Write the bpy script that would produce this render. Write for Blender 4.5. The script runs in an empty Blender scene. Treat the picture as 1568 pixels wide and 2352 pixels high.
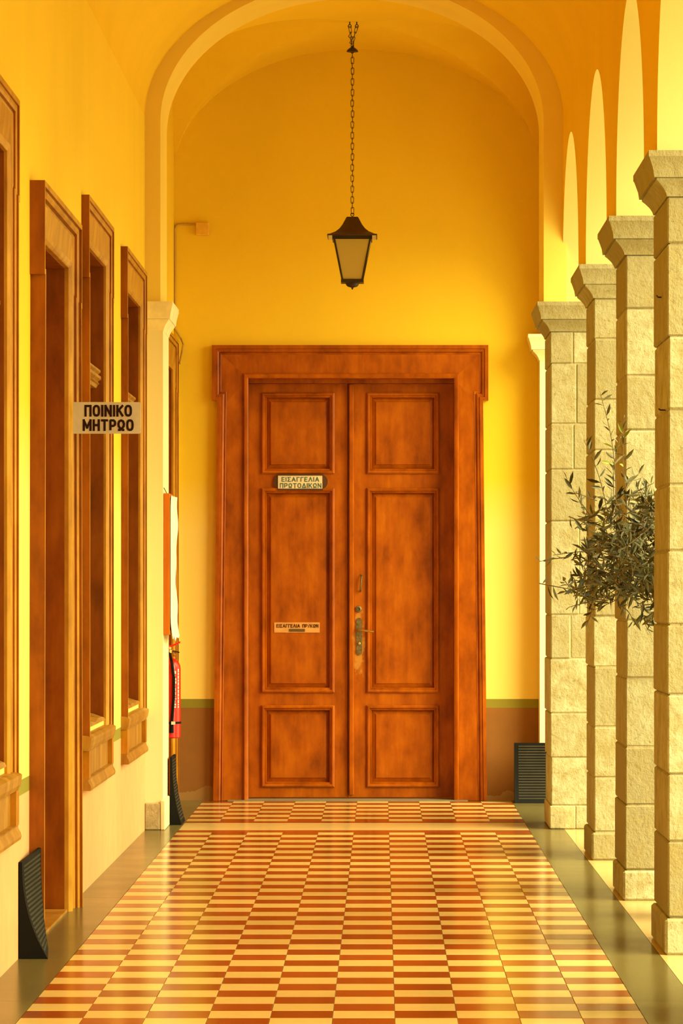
import bpy, bmesh, math, random
from mathutils import Vector, Matrix

# ------------------------------------------------------------------ camera, light, exposure
SC = bpy.context.scene
F, VX, VY, H = 8270.0, 876.0, 1353.0, 1.375      # focal length / vanishing point (pixels of 1568x2352), eye height
cam_d = bpy.data.cameras.new('camera')
cam = bpy.data.objects.new('camera', cam_d)
SC.collection.objects.link(cam)
cam.location = (0, 0, H)
cam.rotation_euler = (math.pi / 2, 0, 0)
cam_d.sensor_fit = 'HORIZONTAL'
cam_d.sensor_width = 36
cam_d.lens = F / 1568 * 36
cam_d.shift_x = -(VX - 784) / 1568
cam_d.shift_y = (VY - 1176) / 1568
cam_d.clip_start = 0.1
cam_d.clip_end = 300
SC.camera = cam

world = bpy.data.worlds.new('sky')
SC.world = world
world.use_nodes = True
bg = world.node_tree.nodes['Background']
bg.inputs[0].default_value = (1.0, 0.86, 0.42, 1)
bg.inputs[1].default_value = 1.7

sun_d = bpy.data.lights.new('hazy_sun', 'SUN')
sun_d.energy = 7.0
sun_d.angle = math.radians(60)
sun_d.color = (1.0, 0.88, 0.45)
sun = bpy.data.objects.new('hazy_sun', sun_d)
SC.collection.objects.link(sun)
sun.rotation_euler = Vector((-0.78, 0.40, -0.62)).to_track_quat('-Z', 'Y').to_euler()

SC.view_settings.view_transform = 'Standard'
SC.view_settings.look = 'None'
SC.view_settings.exposure = 0.64
SC.view_settings.gamma = 1.0
SC.view_settings.use_curve_mapping = False

random.seed(7)
C = SC.collection

def mx(x, d):            # metres to the right of the camera axis, seen at pixel column x, depth d
    return (x - VX) * d / F
def mz(y, d):            # height above the floor seen at pixel row y, depth d
    return H + (VY - y) * d / F

# ------------------------------------------------------------------ materials
MATS = {}
def nodemat(name):
    m = bpy.data.materials.new(name)
    m.use_nodes = True
    nt = m.node_tree
    b = nt.nodes['Principled BSDF']
    MATS[name] = m
    return m, nt, b
def N(nt, t, **kw):
    n = nt.nodes.new(t)
    for k, v in kw.items():
        setattr(n, k, v)
    return n
def ramp(nt, fac, stops):
    r = N(nt, 'ShaderNodeValToRGB')
    e = r.color_ramp.elements
    while len(e) < len(stops):
        e.new(0.5)
    for i, (p, c) in enumerate(stops):
        e[i].position = p
        e[i].color = (c[0], c[1], c[2], 1)
    nt.links.new(fac, r.inputs[0])
    return r.outputs[0]
def noise(nt, scale, detail=4, rough=0.6, stretch=(1, 1, 1), offset_random=False):
    g = N(nt, 'ShaderNodeNewGeometry')
    mp = N(nt, 'ShaderNodeMapping')
    mp.inputs['Scale'].default_value = stretch
    nt.links.new(g.outputs['Position'], mp.inputs['Vector'])
    if offset_random:
        oi = N(nt, 'ShaderNodeObjectInfo')
        mul = N(nt, 'ShaderNodeMath', operation='MULTIPLY')
        mul.inputs[1].default_value = 37.0
        nt.links.new(oi.outputs['Random'], mul.inputs[0])
        cb = N(nt, 'ShaderNodeCombineXYZ')
        for i in range(3):
            nt.links.new(mul.outputs[0], cb.inputs[i])
        nt.links.new(cb.outputs[0], mp.inputs['Location'])
    n = N(nt, 'ShaderNodeTexNoise')
    n.inputs['Scale'].default_value = scale
    n.inputs['Detail'].default_value = detail
    n.inputs['Roughness'].default_value = rough
    nt.links.new(mp.outputs[0], n.inputs['Vector'])
    return n.outputs['Fac']
def mixc(nt, fac, a, b, mode='MIX'):
    m = N(nt, 'ShaderNodeMix', data_type='RGBA', blend_type=mode)
    for sock, v in ((m.inputs[0], fac), (m.inputs[6], a), (m.inputs[7], b)):
        if hasattr(v, 'links'):
            nt.links.new(v, sock)
        elif isinstance(v, (int, float)):
            sock.default_value = v
        else:
            sock.default_value = (v[0], v[1], v[2], 1)
    return m.outputs[2]
def bump(nt, b, h, strength, dist=0.01):
    bp = N(nt, 'ShaderNodeBump')
    bp.inputs['Strength'].default_value = strength
    bp.inputs['Distance'].default_value = dist
    nt.links.new(h, bp.inputs['Height'])
    nt.links.new(bp.outputs[0], b.inputs['Normal'])
def step(nt, sock, edge):
    m = N(nt, 'ShaderNodeMath', operation='GREATER_THAN')
    nt.links.new(sock, m.inputs[0])
    m.inputs[1].default_value = edge
    return m.outputs[0]
def mul3(c, k):
    return tuple(v * k for v in c)

YEL = (0.88, 0.62, 0.035)
YEL_LOW = (0.90, 0.69, 0.18)      # paler repaint below about head height
GREEN = (0.26, 0.23, 0.03)
CREAM = (0.88, 0.79, 0.50)

def plaster(name, col, dado=None, low=None):
    m, nt, b = nodemat(name)
    n = noise(nt, 0.9, 5, 0.55, (1, 1, 0.5))
    c = ramp(nt, n, [(0.25, mul3(col, 0.90)), (0.55, col), (0.8, tuple(min(1, v * 1.05) for v in col))])
    if dado:
        g = N(nt, 'ShaderNodeNewGeometry')
        s = N(nt, 'ShaderNodeSeparateXYZ')
        nt.links.new(g.outputs['Position'], s.inputs[0])
        n2 = noise(nt, 6, 4)
        z = s.outputs[2]
        dcol = ramp(nt, n2, [(0.3, mul3(dado, 0.88)), (0.7, dado)])
        if low:     # paint scuffed off along the floor
            mth = N(nt, 'ShaderNodeMath', operation='MULTIPLY_ADD')
            nt.links.new(n2, mth.inputs[0]); mth.inputs[1].default_value = -0.22
            nt.links.new(z, mth.inputs[2])
            dcol = mixc(nt, step(nt, mth.outputs[0], -0.055), low, dcol)
        mr = N(nt, 'ShaderNodeMapRange'); nt.links.new(z, mr.inputs[0])
        mr.inputs['From Min'].default_value = 1.75; mr.inputs['From Max'].default_value = 2.10
        c = mixc(nt, mr.outputs[0], YEL_LOW, c)
        lower = mixc(nt, step(nt, z, 0.603), dcol, GREEN)
        c = mixc(nt, step(nt, z, 0.660), lower, c)
    nt.links.new(c, b.inputs['Base Color'])
    b.inputs['Roughness'].default_value = 0.75
    b.inputs['Specular IOR Level'].default_value = 0.2
    bump(nt, b, noise(nt, 14, 5, 0.6), 0.12, 0.01)
    return m

plaster('plaster_left', YEL, (0.78, 0.42, 0.19), None)
plaster('plaster_back', YEL, (0.30, 0.13, 0.03), (0.36, 0.20, 0.065))
plaster('plaster_vault', (0.86, 0.57, 0.025))
plaster('plaster_arch', (0.88, 0.66, 0.14))
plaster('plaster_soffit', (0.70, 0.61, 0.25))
plaster('plaster_cream', CREAM)

def stone_mat(name, a, bcol, stain):
    m, nt, b = nodemat(name)
    oi = N(nt, 'ShaderNodeObjectInfo')
    base = mixc(nt, oi.outputs['Random'], a, bcol)
    n = noise(nt, 9, 6, 0.65, (1, 1, 1), True)
    f = ramp(nt, n, [(0.30, (0, 0, 0)), (0.62, (1, 1, 1))])
    c = mixc(nt, f, stain, base)
    n2 = noise(nt, 55, 3, 0.6)
    c = mixc(nt, ramp(nt, n2, [(0.28, (0.7, 0.7, 0.7)), (0.42, (0, 0, 0))]), c, mul3(stain, 0.7))
    nt.links.new(c, b.inputs['Base Color'])
    b.inputs['Roughness'].default_value = 0.85
    bump(nt, b, noise(nt, 30, 6, 0.7, (1, 1, 0.8)), 0.55, 0.02)
    return m
stone_mat('limestone', (0.50, 0.49, 0.33), (0.31, 0.28, 0.15), (0.31, 0.26, 0.11))
stone_mat('plinth_stone', (0.56, 0.48, 0.28), (0.48, 0.41, 0.24), (0.34, 0.28, 0.14))

def wood_mat(name, dark, mid, light, rough=0.38):
    m, nt, b = nodemat(name)
    n = noise(nt, 5.0, 5, 0.6, (1.6, 1.6, 0.8), True)
    n2 = noise(nt, 34.0, 4, 0.6, (1, 1, 0.06), True)
    c = ramp(nt, n, [(0.28, dark), (0.5, mid), (0.74, light)])
    g = ramp(nt, n2, [(0.3, (0.80, 0.76, 0.7)), (0.6, (1, 1, 1))])
    c = mixc(nt, 0.8, c, g, 'MULTIPLY')
    nt.links.new(c, b.inputs['Base Color'])
    b.inputs['Roughness'].default_value = rough
    b.inputs['Specular IOR Level'].default_value = 0.2
    bump(nt, b, n2, 0.12, 0.004)
    return m
wood_mat('wood_door', (0.21, 0.042, 0.001), (0.37, 0.084, 0.002), (0.50, 0.134, 0.003))
wood_mat('wood_frame', (0.28, 0.090, 0.002), (0.42, 0.165, 0.006), (0.54, 0.24, 0.012))
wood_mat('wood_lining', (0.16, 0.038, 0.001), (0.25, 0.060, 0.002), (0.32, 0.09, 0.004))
wood_mat('wood_board', (0.50, 0.12, 0.006), (0.62, 0.17, 0.010), (0.68, 0.20, 0.012))
wood_mat('wood_worn', (0.26, 0.11, 0.010), (0.38, 0.18, 0.022), (0.50, 0.27, 0.05))
wood_mat('wood_lit_front', (0.34, 0.145, 0.008), (0.50, 0.235, 0.018), (0.64, 0.34, 0.035))  # left frames: daylight on the front faces painted in as lighter wood
wood_mat('wood_shaded_side', (0.17, 0.040, 0.001), (0.26, 0.068, 0.002), (0.34, 0.10, 0.004))  # same wood darkened, shade on outer sides and steps painted in

def wear(name, cx, cz, hx, hz, col):      # varnish rubbed off round the lock of the door
    nt = MATS[name].node_tree; b = nt.nodes['Principled BSDF']
    src = b.inputs['Base Color'].links[0].from_socket
    g = N(nt, 'ShaderNodeNewGeometry'); sp = N(nt, 'ShaderNodeSeparateXYZ'); nt.links.new(g.outputs['Position'], sp.inputs[0])
    def axis(sock, c, h):
        a = N(nt, 'ShaderNodeMath', operation='SUBTRACT'); nt.links.new(sock, a.inputs[0]); a.inputs[1].default_value = c
        d = N(nt, 'ShaderNodeMath', operation='DIVIDE'); nt.links.new(a.outputs[0], d.inputs[0]); d.inputs[1].default_value = h
        p = N(nt, 'ShaderNodeMath', operation='MULTIPLY'); nt.links.new(d.outputs[0], p.inputs[0]); nt.links.new(d.outputs[0], p.inputs[1])
        return p.outputs[0]
    ad = N(nt, 'ShaderNodeMath', operation='ADD'); nt.links.new(axis(sp.outputs[0], cx, hx), ad.inputs[0]); nt.links.new(axis(sp.outputs[2], cz, hz), ad.inputs[1])
    nz = noise(nt, 26, 5, 0.7, (1, 1, 0.5))
    m2 = N(nt, 'ShaderNodeMath', operation='MULTIPLY_ADD'); nt.links.new(nz, m2.inputs[0]); m2.inputs[1].default_value = 3.2; nt.links.new(ad.outputs[0], m2.inputs[2])
    mr = N(nt, 'ShaderNodeMapRange'); nt.links.new(m2.outputs[0], mr.inputs[0])
    mr.inputs['From Min'].default_value = 1.75; mr.inputs['From Max'].default_value = 2.35; mr.inputs['To Min'].default_value = 0.75; mr.inputs['To Max'].default_value = 0.0
    nt.links.new(mixc(nt, mr.outputs[0], src, col), b.inputs['Base Color'])
def plain(name, col, rough=0.5, metal=0.0, spec=0.5, var=0.12, nscale=12):
    m, nt, b = nodemat(name)
    n = noise(nt, nscale, 4, 0.6)
    c = ramp(nt, n, [(0.3, mul3(col, 1 - var)), (0.7, tuple(min(1, v * (1 + var)) for v in col))])
    nt.links.new(c, b.inputs['Base Color'])
    b.inputs['Roughness'].default_value = rough
    b.inputs['Metallic'].default_value = metal
    b.inputs['Specular IOR Level'].default_value = spec
    return m
wear('wood_door', -0.147, 1.02, 0.045, 0.26, (0.52, 0.25, 0.045))
plain('iron', (0.030, 0.016, 0.009), 0.5, 0.3)
plain('lantern_roof', (0.060, 0.026, 0.010), 0.55, 0.2)
plain('rubber', (0.006, 0.006, 0.006), 0.7, 0, 0.12)
plain('rubber_worn', (0.040, 0.038, 0.028), 0.85, 0, 0.1)
plain('red_paint', (0.62, 0.012, 0.010), 0.25)
plain('white_print', (0.85, 0.82, 0.72), 0.6)
plain('brass', (0.55, 0.36, 0.12), 0.35, 0.9)
plain('old_metal', (0.16, 0.12, 0.05), 0.5, 0.5, var=0.4, nscale=60)
plain('sign_cream', (0.62, 0.56, 0.40), 0.5)
plain('sign_paper', (0.72, 0.62, 0.42), 0.7)
plain('paper', (0.88, 0.84, 0.72), 0.8)
plain('letter_maroon', (0.020, 0.003, 0.003), 0.6, 0, 0.2)
plain('letter_teal', (0.02, 0.11, 0.11), 0.5)
plain('letter_dark', (0.06, 0.012, 0.006), 0.6, 0, 0.2)
plain('holder_brown', (0.07, 0.022, 0.010), 0.4)
plain('sticker_tan', (0.62, 0.30, 0.08), 0.6)
plain('mail_slot', (0.09, 0.055, 0.02), 0.5)
plain('cable', (0.50, 0.30, 0.06), 0.6)
plain('box_yellow', (0.80, 0.46, 0.04), 0.6)
plain('bark', (0.16, 0.12, 0.06), 0.9, var=0.3, nscale=40)
plain('terracotta', (0.42, 0.16, 0.06), 0.8)
plain('soil', (0.06, 0.04, 0.02), 0.95)
plain('threshold_stone', (0.22, 0.19, 0.12), 0.6)
plain('plaster_white', (0.85, 0.74, 0.45), 0.8)
plain('courtyard_paving', (0.62, 0.55, 0.36), 0.8, nscale=3)
plain('roofing', (0.5, 0.4, 0.25), 0.9)
plain('grout', (0.36, 0.24, 0.09), 0.6)

def leaf_mat(name, a, bcol):
    m, nt, b = nodemat(name)
    oi = N(nt, 'ShaderNodeObjectInfo')
    g = N(nt, 'ShaderNodeNewGeometry')
    ad = N(nt, 'ShaderNodeMath', operation='ADD')
    nt.links.new(oi.outputs['Random'], ad.inputs[0]); nt.links.new(g.outputs['Random Per Island'], ad.inputs[1])
    fr = N(nt, 'ShaderNodeMath', operation='FRACT'); nt.links.new(ad.outputs[0], fr.inputs[0])
    c = mixc(nt, fr.outputs[0], a, bcol)
    c = mixc(nt, g.outputs['Backfacing'], c, (0.13, 0.125, 0.055))   # olive leaves are silvery underneath
    nt.links.new(c, b.inputs['Base Color'])
    b.inputs['Roughness'].default_value = 0.5
leaf_mat('olive_leaf', (0.020, 0.024, 0.007), (0.085, 0.088, 0.024))
leaf_mat('olive_leaf_young', (0.24, 0.28, 0.03), (0.32, 0.36, 0.05))

def tile_mat(name, a, bcol, spec=0.09, r0=0.12, r1=0.22):
    m, nt, b = nodemat(name)
    oi = N(nt, 'ShaderNodeObjectInfo'); g = N(nt, 'ShaderNodeNewGeometry')
    ad = N(nt, 'ShaderNodeMath', operation='ADD')
    nt.links.new(oi.outputs['Random'], ad.inputs[0]); nt.links.new(g.outputs['Random Per Island'], ad.inputs[1])
    fr = N(nt, 'ShaderNodeMath', operation='FRACT'); nt.links.new(ad.outputs[0], fr.inputs[0])
    c = mixc(nt, fr.outputs[0], a, bcol)
    n = noise(nt, 16, 5, 0.65, (1, 0.5, 1))
    c = mixc(nt, ramp(nt, n, [(0.3, (0.2, 0.2, 0.2)), (0.55, (0, 0, 0))]), c, mul3(a, 0.75))
    nt.links.new(c, b.inputs['Base Color'])
    n2 = noise(nt, 3.0, 3)
    r = N(nt, 'ShaderNodeMapRange')
    r.inputs['To Min'].default_value = r0; r.inputs['To Max'].default_value = r1
    nt.links.new(n2, r.inputs[0]); nt.links.new(r.outputs[0], b.inputs['Roughness'])
    b.inputs['Specular IOR Level'].default_value = spec
tile_mat('tile_cream', (0.62, 0.47, 0.17), (0.70, 0.53, 0.20))
tile_mat('tile_red', (0.22, 0.044, 0.006), (0.30, 0.066, 0.010))
tile_mat('marble_grey', (0.12, 0.10, 0.035), (0.16, 0.135, 0.05), 0.05, 0.16, 0.26)
tile_mat('marble_cream', (0.62, 0.46, 0.20), (0.68, 0.50, 0.22))

m, nt, b = nodemat('lantern_glass')
b.inputs['Base Color'].default_value = (0.70, 0.56, 0.16, 1)
b.inputs['Roughness'].default_value = 0.5
b.inputs['Transmission Weight'].default_value = 0.35
m, nt, b = nodemat('window_glass')
b.inputs['Base Color'].default_value = (0.8, 0.8, 0.75, 1)
b.inputs['Roughness'].default_value = 0.08
b.inputs['Transmission Weight'].default_value = 0.9

# ------------------------------------------------------------------ mesh builder
class MB:
    def __init__(s):
        s.v, s.f, s.m = [], [], []
    def add(s, vs, fs, mi=0):
        o = len(s.v)
        s.v += [tuple(p) for p in vs]
        s.f += [tuple(i + o for i in q) for q in fs]
        s.m += [mi] * len(fs)
        return s
    def box(s, x0, x1, y0, y1, z0, z1, mi=0):
        return s.add([(x0, y0, z0), (x1, y0, z0), (x1, y1, z0), (x0, y1, z0), (x0, y0, z1), (x1, y0, z1), (x1, y1, z1), (x0, y1, z1)],
                     [(0, 3, 2, 1), (4, 5, 6, 7), (0, 1, 5, 4), (1, 2, 6, 5), (2, 3, 7, 6), (3, 0, 4, 7)], mi)
    def loft(s, rings, closed=True, caps=True, mi=0, mis=None):
        n = len(rings[0]); vs = [p for r in rings for p in r]; fs = []
        for i in range(len(rings) - 1):
            for j in range(n if closed else n - 1):
                k = (j + 1) % n
                fs.append((i * n + j, i * n + k, (i + 1) * n + k, (i + 1) * n + j))
        if caps and closed:
            fs.append(tuple(range(n))[::-1]); fs.append(tuple((len(rings) - 1) * n + j for j in range(n)))
        s.add(vs, fs, mi)
        if mis:
            b0 = len(s.m) - len(fs); cnt = n if closed else n - 1
            for i in range((len(rings) - 1) * cnt): s.m[b0 + i] = mis[i % cnt]
        return s
    def tube(s, pts, r, n=8, mi=0):
        pts = [Vector(p) for p in pts]; rings = []
        rr = r if isinstance(r, (list, tuple)) else [r] * len(pts)
        up = Vector((0.13, 0.31, 0.94))
        for i, p in enumerate(pts):
            t = (pts[min(i + 1, len(pts) - 1)] - pts[max(i - 1, 0)]).normalized()
            if abs(t.dot(up)) > 0.97: up = Vector((0.9, 0.3, 0.1))
            a = t.cross(up).normalized(); b_ = t.cross(a).normalized()
            rings.append([p + (a * math.cos(2 * math.pi * k / n) + b_ * math.sin(2 * math.pi * k / n)) * rr[i] for k in range(n)])
        return s.loft(rings, True, True, mi)
    def lathe(s, c, prof, n=24, mi=0, axis='Z'):
        rings = []
        for r, h in prof:
            ring = []
            for k in range(n):
                a = 2 * math.pi * k / n
                if axis == 'Z': ring.append((c[0] + r * math.cos(a), c[1] + r * math.sin(a), c[2] + h))
                elif axis == 'Y': ring.append((c[0] + r * math.cos(a), c[1] + h, c[2] + r * math.sin(a)))
                else: ring.append((c[0] + h, c[1] + r * math.cos(a), c[2] + r * math.sin(a)))
            rings.append(ring)
        return s.loft(rings, True, True, mi)
    def torus(s, c, R, r, axis, stretch=1.0, n=14, k=6):
        # a chain link: long axis vertical, lying in the XZ or YZ plane
        rings = []
        for i in range(n):
            a = 2 * math.pi * i / n
            ring = []
            for j in range(k):
                b_ = 2 * math.pi * j / k
                u = (R + r * math.cos(b_)) * math.cos(a); w = (R + r * math.cos(b_)) * math.sin(a) + math.copysign(R * (stretch - 1), math.sin(a)); t = r * math.sin(b_)
                ring.append((c[0] + (u if axis == 'X' else t), c[1] + (t if axis == 'X' else u), c[2] + w))
            rings.append(ring)
        rings.append(rings[0])
        return s.loft(rings, True, False)
    def sweep(s, path, prof, tf, closed=False, mi=0, mis=None):
        # path: 2-D points (a,b); prof: (u inward to the right, w protrusion); tf(a,b,w)->world
        n = len(path); rings = []
        for i, p in enumerate(path):
            p = Vector(p)
            def dirn(a, b_): return (Vector(b_) - Vector(a)).normalized()
            if closed or 0 < i < n - 1:
                d0 = dirn(path[i - 1], p); d1 = dirn(p, path[(i + 1) % n])
            elif i == 0: d0 = d1 = dirn(p, path[1])
            else: d0 = d1 = dirn(path[-2], p)
            n0 = Vector((d0.y, -d0.x)); n1 = Vector((d1.y, -d1.x))
            mt = (n0 + n1); mt = mt / max(1e-6, mt.dot(n0))
            rings.append([tf(p.x + mt.x * u, p.y + mt.y * u, w) for u, w in prof])
        if closed: rings.append(rings[0])
        return s.loft(rings, True, not closed, mi, mis)
    def build(s, name, mats, parent=None, origin=None, smooth=None, bevel=0.0, kind=None, label=None):
        if isinstance(mats, str): mats = [mats]
        off = Vector((0, 0, 0)); p = parent
        while p is not None:
            off += p.location; p = p.parent
        if parent is None:
            xs = [v[0] for v in s.v]; ys = [v[1] for v in s.v]; zs = [v[2] for v in s.v]
            off = Vector(origin) if origin else Vector(((min(xs) + max(xs)) / 2, (min(ys) + max(ys)) / 2, min(zs)))
            loc = off
        else:
            loc = Vector(origin) if origin else Vector((0, 0, 0))     # origin here is local to the parent
            off = off + loc
        me = bpy.data.meshes.new(name)
        me.from_pydata([(v[0] - off.x, v[1] - off.y, v[2] - off.z) for v in s.v], [], s.f)
        for mt in mats: me.materials.append(MATS[mt])
        if len(mats) > 1: me.polygons.foreach_set('material_index', s.m)
        bm = bmesh.new(); bm.from_mesh(me)
        bmesh.ops.remove_doubles(bm, verts=bm.verts, dist=1e-6)
        bmesh.ops.recalc_face_normals(bm, faces=bm.faces)
        if bevel:
            bmesh.ops.bevel(bm, geom=list(bm.edges), offset=bevel, segments=1, affect='EDGES', profile=0.6)
        bm.to_mesh(me); bm.free()
        if smooth is not None:
            me.polygons.foreach_set('use_smooth', [True] * len(me.polygons))
            me.set_sharp_from_angle(angle=math.radians(smooth))
        me.update()
        o = bpy.data.objects.new(name, me)
        C.objects.link(o); o.location = loc
        if parent is not None: o.parent = parent
        if kind: o['kind'] = kind
        if label: o['label'] = label
        return o

def tag(o, label=None, cat=None, group=None, kind=None):
    if label: o['label'] = label
    if cat: o['category'] = cat
    if group: o['group'] = group
    if kind: o['kind'] = kind
    return o
def thing(name, loc, label, cat, group=None, kind=None):
    o = bpy.data.objects.new(name, None); C.objects.link(o)
    o.location = loc; o.empty_display_size = 0.1
    return tag(o, label, cat, group, kind)
def copy_tree(o, parent=None):
    c = o.copy(); C.objects.link(c); c.parent = parent
    for ch in list(o.children): copy_tree(ch, c)
    return c

# ------------------------------------------------------------------ main measures (metres; y is depth from the camera)
WL = -1.35            # left wall face
WR = 1.035            # arcade wall face above the capitals
BW = 23.42            # end wall face
Y0 = -4.0             # the passage goes on past the camera
CAP = 3.015           # top of the capitals
SPR, RISE = 4.07, 0.815
XC, HW = (WL + WR) / 2, (WR - WL) / 2
ARC0, ARC1 = 20.55, 21.17    # transverse arch, front and back
COLS = [20.61, 18.25, 15.89, 13.53, 11.17, 8.81]
CD = 0.68

# ------------------------------------------------------------------ floor
fl = MB(); fl.box(-1.75, 1.756, Y0 - 3, BW + 0.1, -0.14, -0.012)
floor = fl.build('floor', 'grout', origin=(0, 15, 0))
tag(floor, 'chequered cream and red tiled floor with grey borders', 'floor', kind='structure')
TX0, TW = -1.1575, 0.2
rows = []                                            # (y near edge, parity) of every tile row
for n in range(-1, 200):
    yf = 20.14 - 0.2 * n
    if yf - 0.2 < Y0 - 2.9: break
    rows.append((yf - 0.2, n % 2))
far_rows = [(21.33 + 0.2 * j, (j + 1) % 2) for j in range(10)]
def tile_mesh(name, mat):
    q = MB(); g = 0.0006
    q.box(g - 0.1, 0.1 - g, g - 0.1, 0.1 - g, -0.012, 0)
    o = q.build(name, mat, None, origin=(0, 0, 0), bevel=0.0008)
    o.parent = floor
    return o
proto = [tile_mesh('tile', 'tile_cream'), tile_mesh('tile', 'tile_red')]
single, rest = [], MB()
cells = []
for (y, par) in rows:
    for i in range(10):
        cells.append((TX0 + TW * (i + 0.5), y + 0.1, (i + par) % 2 == 0, False))
for (y, par) in far_rows:
    for i in range(10):
        cells.append((TX0 + TW * (i + 0.5), y + 0.1, (i + par) % 2 == 0, True))
infr = sorted([c for c in cells if c[1] > 11.25], key=lambda c: c[1])
chosen = set(infr[:300])
used = [False, False]
for c in cells:
    x, y, red, far = c
    if c in chosen:
        k = 1 if red else 0
        if not used[k]: o = proto[k]; used[k] = True
        else:
            o = proto[k].copy(); C.objects.link(o)
        o.location = (x - floor.location.x, y - floor.location.y, random.uniform(-0.0004, 0.0004))
    else:
        g = 0.0006
        rest.box(x - 0.1 + g, x + 0.1 - g, y - 0.1 + g, y + 0.1 - g, -0.012, random.uniform(-0.0004, 0.0004), 1 if red else 0)
rest.build('distant_tiles', ['tile_cream', 'tile_red'], floor, kind='stuff')
def slab(name, x0, x1, y0, y1, mat, z=0.0):
    q = MB(); q.box(x0 + 0.001, x1 - 0.001, y0 + 0.001, y1 - 0.001, -0.012, z)
    return q.build(name, mat, floor)
TX1 = TX0 + 2.0
slab('cross_band', TX0, TX1, 20.53, 21.17, 'marble_cream')
slab('dark_edging', TX0, TX1, 20.345, 20.53, 'tile_red')
slab('dark_edging', TX0, TX1, 21.17, 21.33, 'tile_red')
y = Y0 - 2.9
while y < 23.3:                                       # grey border slabs, left and right
    L = 1.35
    y1 = min(y + L, BW)
    slab('border_slab', WL - 0.05, TX0, y, y1, 'marble_grey')
    slab('border_slab', TX1, 1.045, y + 0.0, y1, 'marble_grey')
    y = y1
y = Y0 - 2.9
while y < BW - 0.1:
    y1 = min(y + 2.36, BW)
    slab('threshold_slab', 1.045, 1.756, y, y1, 'marble_cream')
    y = y1
slab('door_sill', -1.0, 0.56, 23.34, 23.6, 'threshold_stone', 0.004)

ct = MB(); ct.box(1.756, 26, -12, 40, -0.2, -0.06); ct.box(-8, 1.756, -12, Y0 - 3, -0.2, -0.06)
tag(ct.build('ground', 'courtyard_paving'), 'pale courtyard paving outside the arcade', 'ground', kind='structure')

# ------------------------------------------------------------------ walls
OPEN = []     # openings in the left wall (y0, y1, z0, z1)
W_TOP, W_BOT = 2.945, 0.74
wins = [(11.58, 13.09), (16.20, 17.71), (18.64, 20.21)]
FWID = 0.20
for a, b_ in wins: OPEN.append((a + FWID, b_ - FWID, W_BOT, W_TOP))
DOOR2 = (13.82, 15.55); D2TOP = 2.945
OPEN.append((DOOR2[0] + FWID, DOOR2[1] - FWID, 0.0, D2TOP - 0.2))
DOOR3 = (21.75, 23.36); D3TOP = 2.985
OPEN.append((DOOR3[0] + FWID, DOOR3[1] - FWID, 0.0, D3TOP - 0.2))
OPEN.sort()
wl = MB(); y = Y0
for (a, b_, z0, z1) in OPEN:
    wl.box(WL - 0.40, WL, y, a, -0.1, 5.05)
    if z0 > 0: wl.box(WL - 0.40, WL, a, b_, -0.1, z0)
    wl.box(WL - 0.40, WL, a, b_, z1, 5.05)
    y = b_
wl.box(WL - 0.40, WL, y, BW + 0.3, -0.1, 5.05)
tag(wl.build('wall_left', 'plaster_left'), 'yellow plaster wall with green band and pale dado', 'wall', kind='structure')

# the end wall, opened for the double door
OD = 23.40
DX0, DX1, DTOP = mx(569, OD), mx(1043, OD), mz(868, OD)
bw = MB()
hx0_, hx1_, hzt_ = DX0 - 0.021, DX1 + 0.021, DTOP + 0.021
bw.box(WL, hx0_, BW, BW + 0.5, -0.1, 5.05); bw.box(hx1_, 1.756, BW, BW + 0.5, -0.1, 5.05); bw.box(hx0_, hx1_, BW, BW + 0.5, hzt_, 5.05)
tag(bw.build('wall_back', 'plaster_back'), 'yellow end wall with olive band and brown dado around the double door', 'wall', kind='structure')

# arcade wall: semicircular arches between the columns
wr = MB()
prof = [(Y0, CAP)]
def arch_pts(a, b_):
    c, r = (a + b_) / 2, (b_ - a) / 2
    return [(c - r * math.cos(math.pi * k / 40), CAP + 0.025 + r * math.sin(math.pi * k / 40)) for k in range(41)]
spans = []
EXTRA = [8.81 - 2.36 * k for k in range(1, 6)]
ends = sorted(COLS + EXTRA)
for i in range(len(ends)):
    a = ends[i] + CD
    b_ = ends[i + 1] if i + 1 < len(ends) else BW - 0.2
    spans.append((a + 0.0, b_))
prof = [(ends[0], CAP)]
for a, b_ in spans:
    prof.append((a - 1e-4, CAP)); prof += arch_pts(a, b_); prof.append((b_ + 1e-4, CAP))
prof.append((BW, CAP))
XO = 1.70
for (a, za), (b_, zb) in zip(prof[:-1], prof[1:]):
    wr.add([(WR, a, za), (WR, b_, zb), (WR, b_, 5.05), (WR, a, 5.05)], [(0, 1, 2, 3)], 0)
    wr.add([(XO, a, za), (XO, b_, zb), (XO, b_, 5.05), (XO, a, 5.05)], [(3, 2, 1, 0)], 0)
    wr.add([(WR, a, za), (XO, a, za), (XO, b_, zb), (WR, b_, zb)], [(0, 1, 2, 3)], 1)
for yy in (prof[0][0], BW):
    wr.add([(WR, yy, CAP), (XO, yy, CAP), (XO, yy, 5.05), (WR, yy, 5.05)], [(0, 1, 2, 3)], 0)
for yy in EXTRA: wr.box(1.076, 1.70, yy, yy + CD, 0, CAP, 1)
tag(wr.build('wall_right', ['plaster_vault', 'plaster_soffit'], smooth=30), 'yellow arcade wall of round arches above stone columns', 'wall', kind='structure')

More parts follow.
